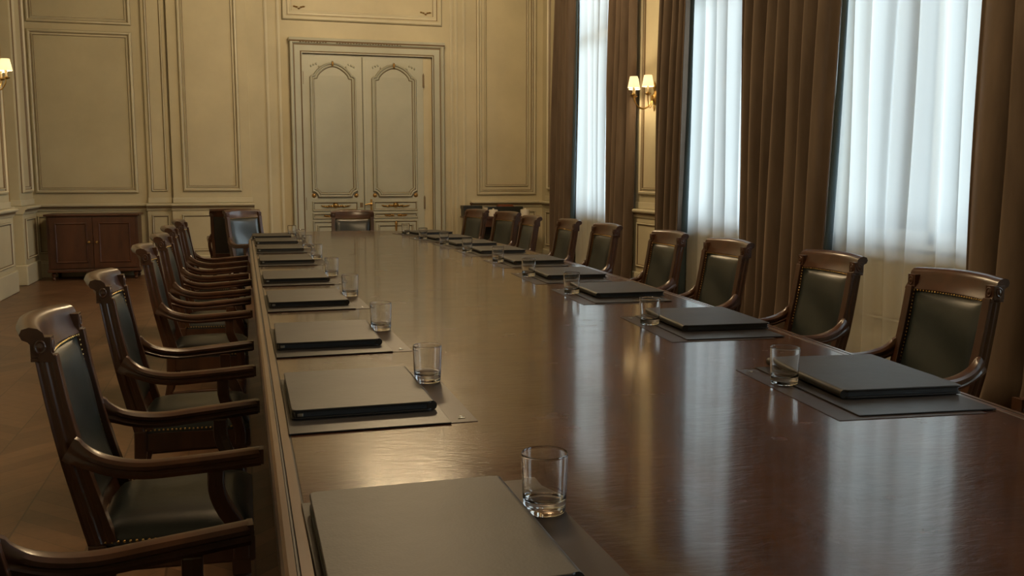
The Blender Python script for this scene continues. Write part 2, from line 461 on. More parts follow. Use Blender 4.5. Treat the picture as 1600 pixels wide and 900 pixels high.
def arch_outline(uc, hw, v0, vs, vt):
    pts = []
    r = .075
    # bottom, with concave corners
    for k in range(7):
        a = pi/2*k/6; pts.append((uc-hw+r*cos(pi/2-a) if False else uc-hw+r*sin(a)*1.0 if False else uc-hw+r*cos(a), v0+r*sin(a)))
    pts = [(uc-hw+r*cos(pi/2*(1-k/6)), v0+r*sin(pi/2*(1-k/6))) for k in range(7)]      # from upright down to the bottom
    pts += [(uc+hw-r*cos(pi/2*k/6), v0+r*sin(pi/2*k/6)) for k in range(7)]
    pts += [(uc+hw, vs), (uc+hw-.03, vs+.03), (uc+hw-.055, vs+.035)]
    n = 12
    for k in range(n+1):
        t = k/n*2-1                                          # right to left over the arch
        w_ = hw-.06
        pts.append((uc-t*w_, vs+.05+(vt-vs-.05)*(cos(t*pi/2)**.8)))
    pts += [(uc-hw+.055, vs+.035), (uc-hw+.03, vs+.03), (uc-hw, vs)]
    return pts
DM = far_map(Y1-.012)
GM = [M['grey_paint'], M['glaze']]
DPROF = [(0, 0), (.002, .018), (.014, .036), (.026, .030), (.031, .010), (.041, .010), (.048, .024), (.058, .018), (.066, .001)]
DMIS = [1, 0, 0, 1, 0, 0, 0, 1]
for (a, b) in ((.825, 1.637), (1.643, 2.455)):
    uc = (a+b)/2+(-.01 if a < 1 else .0)
    bm = bmesh.new(); box(bm, a, b, Y1-.012, Y1+.02, .01, 2.90)
    leaf = finish('leaf', bm, M['grey_paint'], door, bevel=.003)
    moulding('arched_moulding', arch_outline(uc, .31, .99, 2.60, 2.80), DPROF, DMIS, DM, GM, leaf)
    bm = bmesh.new(); box(bm, uc-.245, uc+.245, Y1-.015, Y1, 1.07, 2.62); finish('panel_field', bm, M['grey_panel'], leaf)
    for z0, z1 in ((.80, .935), (.695, .775), (.14, .67)):
        moulding('rail_panel', rect(uc-.31, uc+.31, z0, z1), SM, SMM, DM, GM, leaf)
    if True:
        moulding('lower_panel', rect(uc-.25, uc+.25, .20, .61), SM, SMM, DM, GM, leaf)
    bm = bmesh.new()                                         # gilt corner rosettes
    for su in (-1, 1):
        lathe(bm, [(0, .016), (.012, .014), (.028, .006), (.031, 0), (0, 0)], 10, mtx=Matrix.Translation((uc+su*.285, Y1-.012, 1.015)) @ Matrix.Rotation(pi/2, 4, 'X'))
    finish('rosette', bm, M['gilt'], leaf, smooth=60)
    for zc, s_, mm in ((.868, 1.0, M['brass']), (.735, .8, M['gilt'])):
        bm = bmesh.new()                                     # ornament: a central shell with two sprays of leaves
        if s_ == 1: lathe(bm, [(0, .03), (.018, .024), (.034, .01), (.038, 0), (0, 0)], 12, mtx=Matrix.Translation((uc, Y1-.018, zc+.012)) @ Matrix.Rotation(pi/2, 4, 'X'))
        for su in (-1, 1):
            for k in range(5):
                c = (uc+su*(.05+.032*k)*s_, Y1-.022, zc+.006*sin(k*2.1))
                v_ = lathe(bm, [(0, -.024), (.013, -.010), (.018-.002*k, .002), (0, .026)], 8, c)
                for v in v_: v.co = Vector(c)+Matrix.Rotation(su*radians(70+8*(k % 2)), 3, 'Y') @ (v.co-Vector(c))
        finish('gilt_ornament', bm, mm, leaf, smooth=60)
    bm = bmesh.new()
    c = (uc, Y1-.03, .585)
    lathe(bm, [(0, -.09), (.010, -.06), (.016, -.02), (.012, .01), (.022, .035), (.014, .06), (0, .075)], 10, c)
    finish('gilt_drop', bm, M['gilt'], leaf, smooth=60)
    bm = bmesh.new()                                         # carved keystone and spandrel leaves
    lathe(bm, [(0, -.05), (.016, -.03), (.022, .01), (.015, .03), (0, .04)], 10, (uc, Y1-.028, 2.78))
    for su in (-1, 1):
        for k in range(4):
            lathe(bm, [(0, -.02), (.012, -.005), (.014, .008), (0, .02)], 8, (uc+su*(.285-.035*k), Y1-.015, 2.775-.012*k*(k % 2)-.03*(k == 0)))
    finish('carved_spandrel', bm, [M['grey_paint']], leaf, smooth=60)
    bm = bmesh.new(); lathe(bm, [(0, -.045), (.012, -.02), (.018, .012), (.010, .03), (0, .036)], 10, (uc, Y1-.046, 2.775)); finish('keystone_ornament', bm, M['gilt'], leaf, smooth=60)
bm = bmesh.new(); box(bm, 1.612, 1.618, Y1-.0135, Y1-.011, .01, 2.88); finish('meeting_gap', bm, M['groove'], door)
bm = bmesh.new(); box(bm, 1.620, 1.645, Y1-.030, Y1-.010, .01, 2.88); finish('meeting_bead', bm, M['grey_paint'], door, bevel=.004)
bm = bmesh.new()
lathe(bm, [(0, 0), (.022, 0), (.022, .006), (.010, .012), (.010, .04), (0, .042)], 14, mtx=Matrix.Translation((1.71, Y1-.012, .89)) @ Matrix.Rotation(pi/2, 4, 'X'))
sweep(bm, spline([(1.71, Y1-.05, .89), (1.68, Y1-.055, .897), (1.64, Y1-.052, .888), (1.62, Y1-.05, .885)], 8), circ(.010))
box(bm, 1.695, 1.725, Y1-.018, Y1-.01, .80, .96)
finish('handle', bm, M['brass'], door, smooth=50)
bm = bmesh.new(); box(bm, 1.555, 1.595, Y1-.02, Y1-.01, .85, .915); lathe(bm, [(0, 0), (.008, 0), (.008, .004), (0, .004)], 10, mtx=Matrix.Translation((1.575, Y1-.02, .89)) @ Matrix.Rotation(pi/2, 4, 'X'))
finish('lock_plate', bm, M['glaze'], door, bevel=.003)
for z in (.62, 2.3):
    for u in (.822, 2.458):
        bm = bmesh.new(); lathe(bm, [(0, 0), (.012, 0), (.012, .16), (.006, .18), (0, .19)], 10, (u, Y1-.02, z+.2)); finish('hinge', bm, M['glaze'], door, smooth=50)

# --- wall opposite the windows
LM = left_map(X0)
pilaster('trim_3', LM, 9.9, 11.35, .14, .14)
pilaster('trim_4', LM, 12.02, 12.72, .11, .09)
rail(LM, Y0, Y1, wl)
moulding('panel_moulding', rect(11.5, 11.95, 1.06, 4.3), SM, SMM, LM, WM, wl); dado(LM, 11.5, 11.95, wl)
for a, b in ((7.2, 9.7), (4.4, 6.9), (1.6, 4.1), (-1.2, 1.3)):
    moulding('panel_moulding', rect(a, b, 1.06, 4.3), BOL, BOLM, LM, WM, wl); dado(LM, a, b, wl)
skirting('baseboard_left', LM, [(Y0, Y1)])
# gilt fillet on the near corner pilaster
for u in (11.352, 9.898):
    bm = bmesh.new(); box(bm, X0+.0, X0+.145, u-.006, u+.006, 1.0, ZC); finish('gilt_fillet', bm, M['gilt'], wl)
bm = bmesh.new(); box(bm, X0, X0+.012, 11.95, 11.975, 1.0, ZC); box(bm, X0, X0+.012, 11.46, 11.475, 1.0, ZC); finish('gilt_fillet', bm, M['gilt'], wl)

# --- window wall
RM = right_map(X1)
pilaster('trim_5', RM, 8.72, 9.42, .06, .10)
pilaster('trim_6', RM, 6.15, 6.60, .06, .07)
pilaster('trim_7', RM, 3.60, 4.05, .06, .07)
pilaster('trim_8', RM, 11.75, 12.7, .03, .12)
for a, b in edges: dado(RM, a+.12, b-.12, wr)
skirting('baseboard_right', RM, [(Y0, Y1)])
for n, yc in WIN:
    wd = thing('window_%d' % n, None, None, kind='structure')
    a, b = yc-WHALF, yc+WHALF
    bm = bmesh.new()
    ring_mould(bm, rect(a, b, WZ0, WZ1), [(0, 0), (0, .10), (.03, .12), (.065, .10), (.07, 0), (0, 0)], lambda u, v, h: (X1+.26-h, u, v))
    finish('frame', bm, M['white_frame'], wd, bevel=.003)
    bm = bmesh.new(); box(bm, X1+.17, X1+.23, yc-.035, yc+.035, WZ0+.06, WZ1-.06); finish('mullion', bm, M['white_frame'], wd, bevel=.006)
    bm = bmesh.new(); box(bm, X1+.16, X1+.24, a+.06, b-.06, 2.98, 3.07); finish('transom', bm, M['white_frame'], wd, bevel=.006)
    bm = bmesh.new(); box(bm, X1+.17, X1+.23, a+.06, b-.06, WZ0+.06, WZ0+.15); finish('bottom_rail', bm, M['white_frame'], wd, bevel=.006)
    bm = bmesh.new(); box(bm, X1+.198, X1+.202, a+.05, b-.05, WZ0+.05, WZ1-.05); finish('pane', bm, M['pane'], wd)
    bm = bmesh.new(); box(bm, X1-.02, X1+.30, a-.05, b+.05, WZ0-.045, WZ0+.0); finish('sill', bm, M['white_frame'], wd, bevel=.008)

# ------------------------------------------------------------------ curtains
def cloth(name, b0, b1, t0, t1, x, amp, folds, material, seed, ztop=4.12, zbot=.012, puddle=.0, thick=.0, label=None, group=None, cat='curtain', cols=10, phase=0):
    rnd = random.Random(seed); bm = bmesh.new()
    nc = int(folds*cols); nr = 26
    fo = [rnd.uniform(.4, 1.35) for _ in range(int(folds)+3)]
    wob = [rnd.uniform(-.28, .28) for _ in range(int(folds)+3)]
    grid = []
    for r in range(nr+1):
        v = r/nr; z = ztop+(zbot-ztop)*v; row = []
        for c in range(nc+1):
            u = c/nc; k = u*folds; i = int(k); fr = k-i
            a = fo[i]*(1-fr)+fo[i+1]*fr
            ph = 2*pi*(k+wob[i]*(1-fr)+wob[i+1]*fr)+phase
            fullness = .55+.45*min(1, v*2.2)
            s = sin(ph); s = (abs(s)**.75)*(1 if s > 0 else -1)
            xx = x+amp*a*s*fullness+.012*sin(k*1.3+v*5+seed)
            y = (t0+(t1-t0)*u)*(1-v)+(b0+(b1-b0)*u)*v + .25*(b1-b0)/folds*sin(ph*1.0+1.2)*.6
            y += .015*sin(v*6+i*2.1+seed)*v
            if puddle and v > .93:
                q = (v-.93)/.07; xx -= puddle*q*q*(.6+.5*sin(k*3.1)); y += .03*q*sin(k*5)
            row.append(bm.verts.new((xx, y, z)))
        grid.append(row)
    for r in range(nr):
        for c in range(nc): bm.faces.new((grid[r][c], grid[r][c+1], grid[r+1][c+1], grid[r+1][c]))
    o = finish(name, bm, material, None, smooth=180)
    if thick:
        md = o.modifiers.new('thick', 'SOLIDIFY'); md.thickness = thick; md.offset = 0
    tag(o, label, cat, group)
    return o
def lining(o, y, ztop=4.1):
    bm = bmesh.new(); g = []
    for r_ in range(21):
        v = r_/20; z = ztop-(ztop-.03)*v
        g.append([bm.verts.new((4.04+.045*u+.01*sin(v*5+u*3), y+(o_t*(1-v))-.022*sin(u*2.2)+.012*sin(v*7+u), z)) for u in (0, .2, .4, .6, .8, 1)])
    for a, b in zip(g, g[1:]):
        for i in range(5): bm.faces.new((a[i], a[i+1], b[i+1], b[i]))
    l = finish('lining', bm, M['lining'], o, smooth=180); md = l.modifiers.new('thick', 'SOLIDIFY'); md.thickness = .004
o_t = -.12
CG = 'brown velvet curtains along the window wall'; SG = 'white voile curtains over the windows'
cdefs = [  # b0,b1,t0,t1,folds,label
    (11.28, 11.95, 11.12, 11.85, 4, 'brown velvet curtain hanging in the corner next to the sideboard'),
    (9.36, 10.02, 9.22, 9.92, 4, 'brown velvet curtain between the farthest window and the lit wall lamp'),
    (8.12, 8.63, 7.98, 8.54, 3.5, 'brown velvet curtain hanging just past the wall lamp, away from the corner'),
    (6.50, 7.06, 6.42, 7.09, 3.5, 'brown velvet curtain closing the middle window, meeting its neighbour over the pier'),
    (5.84, 6.52, 5.64, 6.46, 4, 'brown velvet curtain edging the widest bright window, beside the broad doubled folds'),
    (3.55, 4.45, 3.5, 4.47, 4.5, 'brown velvet curtain behind the closest fully seen green leather chair'),
]
for i, (b0, b1, t0, t1, fo, lb) in enumerate(cdefs):
    o = cloth('velvet_curtain', b0, b1, t0, t1, 4.03, .060, fo, M['velvet'], i+3, thick=.008, puddle=.06, label=lb, group=CG, cols=12)
    if i in (0, 2, 4): o_t = t0-b0; lining(o, b0+.02)
# hidden edge curtains of the side window, behind the camera side: one pair so the room stays dressed
cloth('velvet_curtain', 2.9, 3.38, 2.9, 3.38, 4.03, .055, 3, M['velvet'], 31, thick=.008, label='brown velvet curtain just outside the picture, past the closest chair', group=CG, cols=12)
sdefs = [(10.0, 11.35, 'white voile over the farthest window, next to the corner'), (7.0, 8.25, 'white voile over the middle window, past the wall lamp'),
         (4.38, 5.95, 'white voile over the widest bright window, behind the two closest chairs'), (1.75, 3.2, 'white voile over the window beside the camera')]
for i, (a, b, lb) in enumerate(sdefs):
    cloth('sheer_curtain', a, b, a, b, 4.138, .026, 5.5 if i != 2 else 7.5, M['sheer'], 50+i, zbot=.02, label=lb, group=SG, cols=12)
for n, yc in WIN[:4]:
    bm = bmesh.new(); sweep(bm, [(4.05, yc-1.12, 4.17), (4.05, yc+1.12, 4.17)], circ(.02, 12))
    for s_ in (-1, 1):
        lathe(bm, [(0, -.05), (.03, -.03), (.038, 0), (.03, .03), (0, .05)], 12, (4.05, yc+s_*1.12, 4.17))
        box(bm, 4.05, 4.2, yc+s_*1.05-.012, yc+s_*1.05+.012, 4.155, 4.175)
    o = finish('curtain_rod', bm, M['brass'], smooth=50)
    tag(o, ['brass curtain rod over the farthest window', 'brass curtain rod over the middle window', 'brass curtain rod over the widest bright window', 'brass curtain rod over the window beside the camera'][n-1], 'curtain rod', 'curtain rods')

# ------------------------------------------------------------------ table
TX = [(.032, .35), (1.50, .35), (1.555, .8), (1.60, 1.2), (1.648, 1.6), (1.70, 2.1), (1.755, 2.6), (1.80, 3.1), (1.842, 3.7), (1.88, 4.3), (1.912, 5.0), (1.93, 5.6), (1.935, 6.2),
      (1.93, 6.8), (1.905, 7.3), (1.85, 7.8), (1.76, 8.2), (1.62, 8.55), (1.45, 8.78), (1.2, 8.92), (.95, 8.97), (.65, 8.97), (.42, 8.92), (.23, 8.78), (.12, 8.6), (.06, 8.35), (.034, 7.95), (.032, 5), (.032, 2.5)]
tb = thing('boardroom_table', 'long glossy dark wooden boardroom table with a bowed side and rounded far end', 'table', (0, 0, 0))
TZ = .76
bm = bmesh.new()
prof = [(.030, -.058), (.012, -.056), (.004, -.048), (.0, -.040), (.0, -.026), (.004, -.021), (.0, -.016), (.001, -.008), (.005, -.002), (.010, 0), (.020, 0), (.0215, -.0035), (.0245, -.0035), (.026, 0),
        (.042, 0), (.0432, -.0012), (.0445, -.0012), (.0457, 0)]
mis = [1, 1, 1, 1, 2, 2, 1, 1, 1, 1, 2, 2, 2, 1, 2, 2, 2]
lp = ring_mould(bm, TX, prof, lambda u, v, h: (u, v, TZ+h), mis)
f = bm.faces.new(lp[-1]); f.material_index = 0
f = bm.faces.new(lp[0][::-1]); f.material_index = 1
bmesh.ops.triangulate(bm, faces=[x for x in bm.faces if len(x.verts) > 4])
top_o = finish('tabletop', bm, [M['table'], M['table_edge'], M['groove']], tb)
bm = bmesh.new()
ins = offset_poly(TX, .30); lo_ = [bm.verts.new((u, v, TZ-.16)) for u, v in ins]; hi_ = [bm.verts.new((u, v, TZ-.0575)) for u, v in ins]
ins2 = offset_poly(TX, .33); lo2 = [bm.verts.new((u, v, TZ-.16)) for u, v in ins2]; hi2 = [bm.verts.new((u, v, TZ-.0575)) for u, v in ins2]
for i in range(len(ins)):
    j = (i+1) % len(ins)
    for A, B in ((lo_, hi_), (hi2, lo2), (lo2, lo_), (hi_, hi2)): bm.faces.new((A[i], A[j], B[j], B[i]))
finish('apron', bm, M['cab_wood'], tb, bevel=.004)
for yy in (1.3, 3.4, 5.5, 7.6):
    bm = bmesh.new()
    lathe(bm, [(0, .10), (.16, .10), (.17, .14), (.10, .20), (.075, .28), (.10, .38), (.13, .45), (.10, .52), (.08, .58), (.14, .66), (.22, .70), (0, .70)], 24, (.85, yy, 0))
    for s_ in (-1, 1): sweep(bm, spline([(.85, yy, .17), (.85+s_*.22, yy, .15), (.85+s_*.36, yy, .05), (.85+s_*.44, yy, .028)], 12), [(-.03, -.028), (.03, -.028), (.03, .028), (-.03, .028)])
    finish('pedestal', bm, M['cab_wood'], tb, smooth=40)

# ------------------------------------------------------------------ armchair (faces +x)
def chair_back_x(z):       # outer line of the stiles, side view
    t = (z-.335)/(.905-.335); return -.165-.115*t-.012*sin(pi*max(0, min(1, t)))
def make_chair(label):
    t = thing('armchair', label, 'chair', group='green leather armchairs around the table')
    W = M['chair_wood']
    sec_st = [(-.018, -.027), (.018, -.027), (.018, -.014), (.0145, -.010), (.0145, -.002), (.018, .002), (.018, .008), (.0145, .012), (.0145, .020), (.018, .027), (-.018, .027)]
    HW = .207
    for s_ in (-1, 1):
        pts = [Vector((chair_back_x(z)+.027, s_*(HW-.006*(z < .5)), z)) for z in (.33, .40, .48, .56, .64, .72, .80, .835)]
        bm = bmesh.new()
        sec = [(a*s_*-1, b) for a, b in sec_st]
        # path mostly vertical: use x as "up" so the section's second axis runs front to back
        sweep(bm, pts, sec, up=Vector((-1, 0, 0)), scales=[(1, 1.25), (1, 1.2), (1, 1.12), (1, 1.05), (1, 1), (1, .97), (1, .95), (1, .95)])
        finish('back_post', bm, W, t, bevel=.0025)
        bm = bmesh.new()                                     # carved block over the post
        xb = chair_back_x(.865)+.022
        box(bm, xb-.024, xb+.022, s_*HW-.020, s_*HW+.021, .823, .833)
        box(bm, xb-.024, xb+.024, s_*HW-.019, s_*HW+.0225, .833, .884)
        for q in (0, 1):
            mt = Matrix.Translation((xb+(.024 if q else 0), s_*(HW+(0 if q else .0225)), .860)) @ (Matrix.Rotation(pi/2, 4, 'Y') if q else Matrix.Rotation(-s_*pi/2, 4, 'X')) @ Matrix.Diagonal((1.35 if q else 1, 1 if q else 1.35, 1, 1))
            lathe(bm, [(.014, -.002), (.014, .002), (.011, .004), (.009, .0015), (.005, .003), (0, .005)], 14, mtx=mt)
        finish('carved_block', bm, W, t, bevel=.004)
    # crest rail: bowed back, rolled top
    bm = bmesh.new()
    secc = [(.020, .822), (.024, .828), (.022, .834), (.014, .85), (.010, .87), (.008, .885), (.006, .897), (-.004, .907), (-.022, .911), (-.040, .906), (-.048, .893), (-.044, .880), (-.032, .874), (-.024, .860), (-.018, .84), (-.014, .822)]
    rows = []
    for k in range(17):
        yy = (-HW-.021)+(2*HW+.042)*k/16; q = max(-.15, 1-(yy/HW)**2)
        rows.append([bm.verts.new((chair_back_x(z)+.022+dx-.036*q, yy, z+.006*q*(z > .87))) for dx, z in secc])
    n = len(secc)
    for a, b in zip(rows, rows[1:]):
        for i in range(n): bm.faces.new((a[i], a[(i+1) % n], b[(i+1) % n], b[i]))
    bm.faces.new(rows[0][::-1]); bm.faces.new(rows[-1])
    finish('crest_rail', bm, W, t, smooth=50)
    bm = bmesh.new()                                         # lower cross rail
    rows = []
    for k in range(9):
        yy = -HW+.02+(2*HW-.04)*k/8; q = 1-(yy/HW)**2
        rows.append([bm.verts.new((chair_back_x(z)+.022+dx-.02*q, yy, z)) for dx, z in ((.014, .355), (.014, .40), (-.014, .40), (-.014, .355))])
    for a, b in zip(rows, rows[1:]):
        for i in range(4): bm.faces.new((a[i], a[(i+1) % 4], b[(i+1) % 4], b[i]))
    bm.faces.new(rows[0][::-1]); bm.faces.new(rows[-1])
    finish('back_rail', bm, W, t, bevel=.003)
    # leather back pad
    bm = bmesh.new(); NU, NV = 14, 18; hw = HW-.018
    fr, bk = [], []
    for j in range(NV+1):
        v = j/NV; z = .398+(.824-.398)*v; r1, r2 = [], []
        for i in range(NU+1):
            u = i/NU*2-1; q = 1-u*u; e = (1-u**6)*(1-(2*v-1)**6)
            x = chair_back_x(z)+.030-.026*q*(.4+.6*v)
            yy = u*hw
            pf = .026*max(0, e)**.55 + .004*sin(v*9+u*2)*max(0, e)
            r1.append(bm.verts.new((x+pf, yy, z))); r2.append(bm.verts.new((x-.022, yy, z)))
        fr.append(r1); bk.append(r2)
    for j in range(NV):
        for i in range(NU):
            bm.faces.new((fr[j][i], fr[j][i+1], fr[j+1][i+1], fr[j+1][i])); bm.faces.new((bk[j][i], bk[j+1][i], bk[j+1][i+1], bk[j][i+1]))
    for j in range(NV):
        for i in (0, NU): bm.faces.new((fr[j][i], fr[j+1][i], bk[j+1][i], bk[j][i]))
    for i in range(NU):
        for j in (0, NV): bm.faces.new((fr[j][i], fr[j][i+1], bk[j][i+1], bk[j][i]))
    pad = finish('backrest', bm, M['green_leather'], t, smooth=60)
    # nailheads round the pad and along the seat
    bm = bmesh.new()
    def nail(p):
        m_ = Matrix.Translation(p) @ Matrix.Rotation(pi/2, 4, 'Y')
        lathe(bm, [(.0042, 0), (.0036, .0022), (0, .0036)], 6, mtx=m_)
    for k in range(28):
        yy = -hw+2*hw*k/27; q = 1-(yy/HW)**2; nail((chair_back_x(.822)+.040-.026*q, yy, .822))
    for k in range(30):
        z = .41+.41*k/29
        for s_ in (-1, 1): nail((chair_back_x(z)+.036, s_*(hw+.001), z))
    finish('nailhead_trim', bm, M['brass'], pad, smooth=60)
    bm = bmesh.new()
    for k in range(26): nail((.238, -.225+.45*k/25, .338))
    for k in range(24):
        for s_ in (-1, 1):
            x = -.13+.35*k/23; lathe(bm, [(.0042, 0), (.0036, .0022), (0, .0036)], 6, mtx=Matrix.Translation((x, s_*(.212+(x+.17)*.075), .338)) @ Matrix.Rotation(-s_*pi/2, 4, 'X'))
    seat_nails = finish('nailhead_trim', bm, M['brass'], None, smooth=60)
    # seat
    bm = bmesh.new(); NU, NV = 14, 14; top, bot = [], []
    for j in range(NV+1):
        v = j/NV; x = -.155+.395*v; r1, r2 = [], []
        for i in range(NU+1):
            u = i/NU*2-1; hwv = .205+.028*v; e = (1-abs(u)**5)*(1-abs(2*v-1)**5)
            r1.append(bm.verts.new((x, u*hwv, .345+.048*max(0, e)**.5))); r2.append(bm.verts.new((x, u*hwv, .325)))
        top.append(r1); bot.append(r2)
    for j in range(NV):
        for i in range(NU):
            bm.faces.new((top[j][i], top[j][i+1], top[j+1][i+1], top[j+1][i])); bm.faces.new((bot[j][i], bot[j+1][i], bot[j+1][i+1], bot[j][i+1]))
        for i in (0, NU): bm.faces.new((top[j][i], top[j+1][i], bot[j+1][i], bot[j][i]))
    for i in range(NU):
        for j in (0, NV): bm.faces.new((top[j][i], top[j][i+1], bot[j][i+1], bot[j][i]))
    seat_nails.parent = finish('seat', bm, M['green_leather'], t, smooth=60)
    bm = bmesh.new()                                         # seat rail frame
    ring_mould(bm, [(-.165, -.212), (.242, -.240), (.242, .240), (-.165, .212)], [(0, .325), (0, .262), (.004, .255), (.03, .255), (.03, .325), (0, .325)], lambda u, v, h: (u, v, h))
    finish('seat_frame', bm, W, t, bevel=.003)
    for s_ in (-1, 1):
        # arm: sweeps down from the post then runs forward, splaying
        bm = bmesh.new()
        path = spline([(chair_back_x(.60)+.03, s_*.222, .598), (-.155, s_*.232, .570), (-.095, s_*.243, .548), (-.02, s_*.254, .538), (.08, s_*.264, .543), (.17, s_*.270, .549), (.262, s_*.274, .556)], 26)
        sec = [(-.019, -.022), (.019, -.022), (.023, -.012), (.019, -.008), (.019, -.002), (.024, .003), (.024, .012), (.016, .020), (0, .0225), (-.016, .020), (-.024, .012), (-.024, .003), (-.019, -.002), (-.019, -.008), (-.023, -.012)]
        sc = [(max(.55, min(1, .5+k*.08)), 1.55 if k < 2 else max(1.0, 1.5-.09*k)) for k in range(27)]
        sweep(bm, path, sec, scales=sc)
        p = path[-1]
        box(bm, p.x-.004, p.x+.008, p.y-.020, p.y+.020, p.z-.019, p.z+.020)
        finish('arm', bm, W, t, smooth=35)
        bm = bmesh.new()                                     # S-curved arm support
        path = spline([(.150, s_*.262, .528), (.150, s_*.262, .47), (.166, s_*.256, .42), (.192, s_*.247, .37), (.205, s_*.240, .32), (.205, s_*.236, .27)], 16)
        sweep(bm, path, [(-.018, -.022), (.018, -.022), (.020, 0), (.018, .022), (-.018, .022), (-.020, 0)], up=Vector((1, 0, 0)), scales=[.95-.0*k for k in range(17)])
        finish('arm_support', bm, W, t, bevel=.004)
        bm = bmesh.new()                                     # turned front leg
        lathe(bm, [(0, 0), (.012, 0), (.017, .012), (.014, .03), (.011, .04), (.019, .15), (.023, .19), (.014, .20), (.024, .208), (.024, .215), (.015, .222), (.015, .225), (0, .225)], 16, (.205, s_*.212, 0))
        box(bm, .205-.024, .205+.024, s_*.212-.024, s_*.212+.024, .222, .330)
        finish('leg', bm, W, t, smooth=40)
        bm = bmesh.new()                                     # raked rear leg with a turned swelling under the seat
        rl = [Vector((-.150, s_*.200, .335)), Vector((-.152, s_*.200, .27)), Vector((-.160, s_*.202, .18)), Vector((-.182, s_*.205, .08)), Vector((-.215, s_*.208, 0))]
        sweep(bm, rl, [(a*.9, b*.9) for a, b in [(-.024, -.024), (.024, -.024), (.024, .024), (-.024, .024)]], up=Vector((1, 0, 0)), scales=[1.05, 1.05, .85, .75, .7])
        finish('leg', bm, W, t, bevel=.005)
        bm = bmesh.new(); sweep(bm, [(-.165, s_*.203, .135), (.03, s_*.207, .14), (.205, s_*.211, .135)], circ(.010, 10), scales=[.8, 1.2, .8])
        finish('stretcher', bm, W, t, smooth=50)
    return t

rows_txt = 'green leather armchair on the side away from the windows'
LCH = [(1.70, 'dark wood armchair cut by the bottom frame edge, mostly one arm showing'),
       (2.72, 'green leather armchair with the largest back in view, facing the windows'),
       (3.83, 'green leather armchair just behind the largest one facing the windows'),
       (5.33, 'green leather armchair facing the windows, third visible back of its row'),
       (6.30, 'green leather armchair facing the windows, fourth visible back of its row'),
       (7.28, 'green leather armchair facing the windows, fifth visible back of its row'),
       (8.32, 'green leather armchair facing the windows, last of its row before the turned pair')]
RCH = [(2.06, 2.91, 'armchair on the window side showing only an arm tip at the frame edge'),
       (2.95, 2.665, 'green leather armchair with brass nails, largest seen back on the window side'),
       (3.88, 2.76, 'green leather armchair before the brown curtain, second full back on the window side'),
       (4.82, 2.73, 'green leather armchair, third full back on the window side, before the broad curtain'),
       (5.68, 2.76, 'green leather armchair before the middle window, fourth full back on the window side'),
       (6.68, 2.72, 'green leather armchair beside the narrow wall pier, fifth full back on the window side'),
       (7.50, 2.70, 'green leather armchair before the farthest window, sixth full back on the window side'),
       (8.26, 2.60, 'brownish armchair in front of the second china pot, window side'),
       (9.20, 2.66, 'dark armchair in front of the sideboard, between the two china pots'),
       (9.95, 2.52, 'dark armchair hiding the door end of the sideboard')]
chair0 = make_chair(LCH[1][1]); chair0.location = (-.24, 2.72, 0)
rnd = random.Random(3)
for y, lb in LCH:
    if y == 2.72: continue
    if y < 2: dup(chair0, (-.255, 1.62, 0), .06, lb); continue
    dup(chair0, (-.24+rnd.uniform(-.01, .015), y, 0), rnd.uniform(-.02, .02), lb)
for k, (y, x, lb) in enumerate(RCH):
    rz = pi+(0 if k < 3 else rnd.uniform(-.03, .03))
    if k >= 8: rz = pi+.25
    dup(chair0, (x-.29, y, 0), rz, lb)
dup(chair0, (1.13, 9.86, 0), -pi/2, 'armchair at the head of the table, before the double door')
dup(chair0, (.14, 10.42, 0), -pi/2+.62, 'turned armchair beyond the table corner with pale blue sheen on its leather')
dup(chair0, (-.13, 11.27, 0), pi/2-.02, 'dull brown-backed armchair half hidden behind the turned one by the wall')

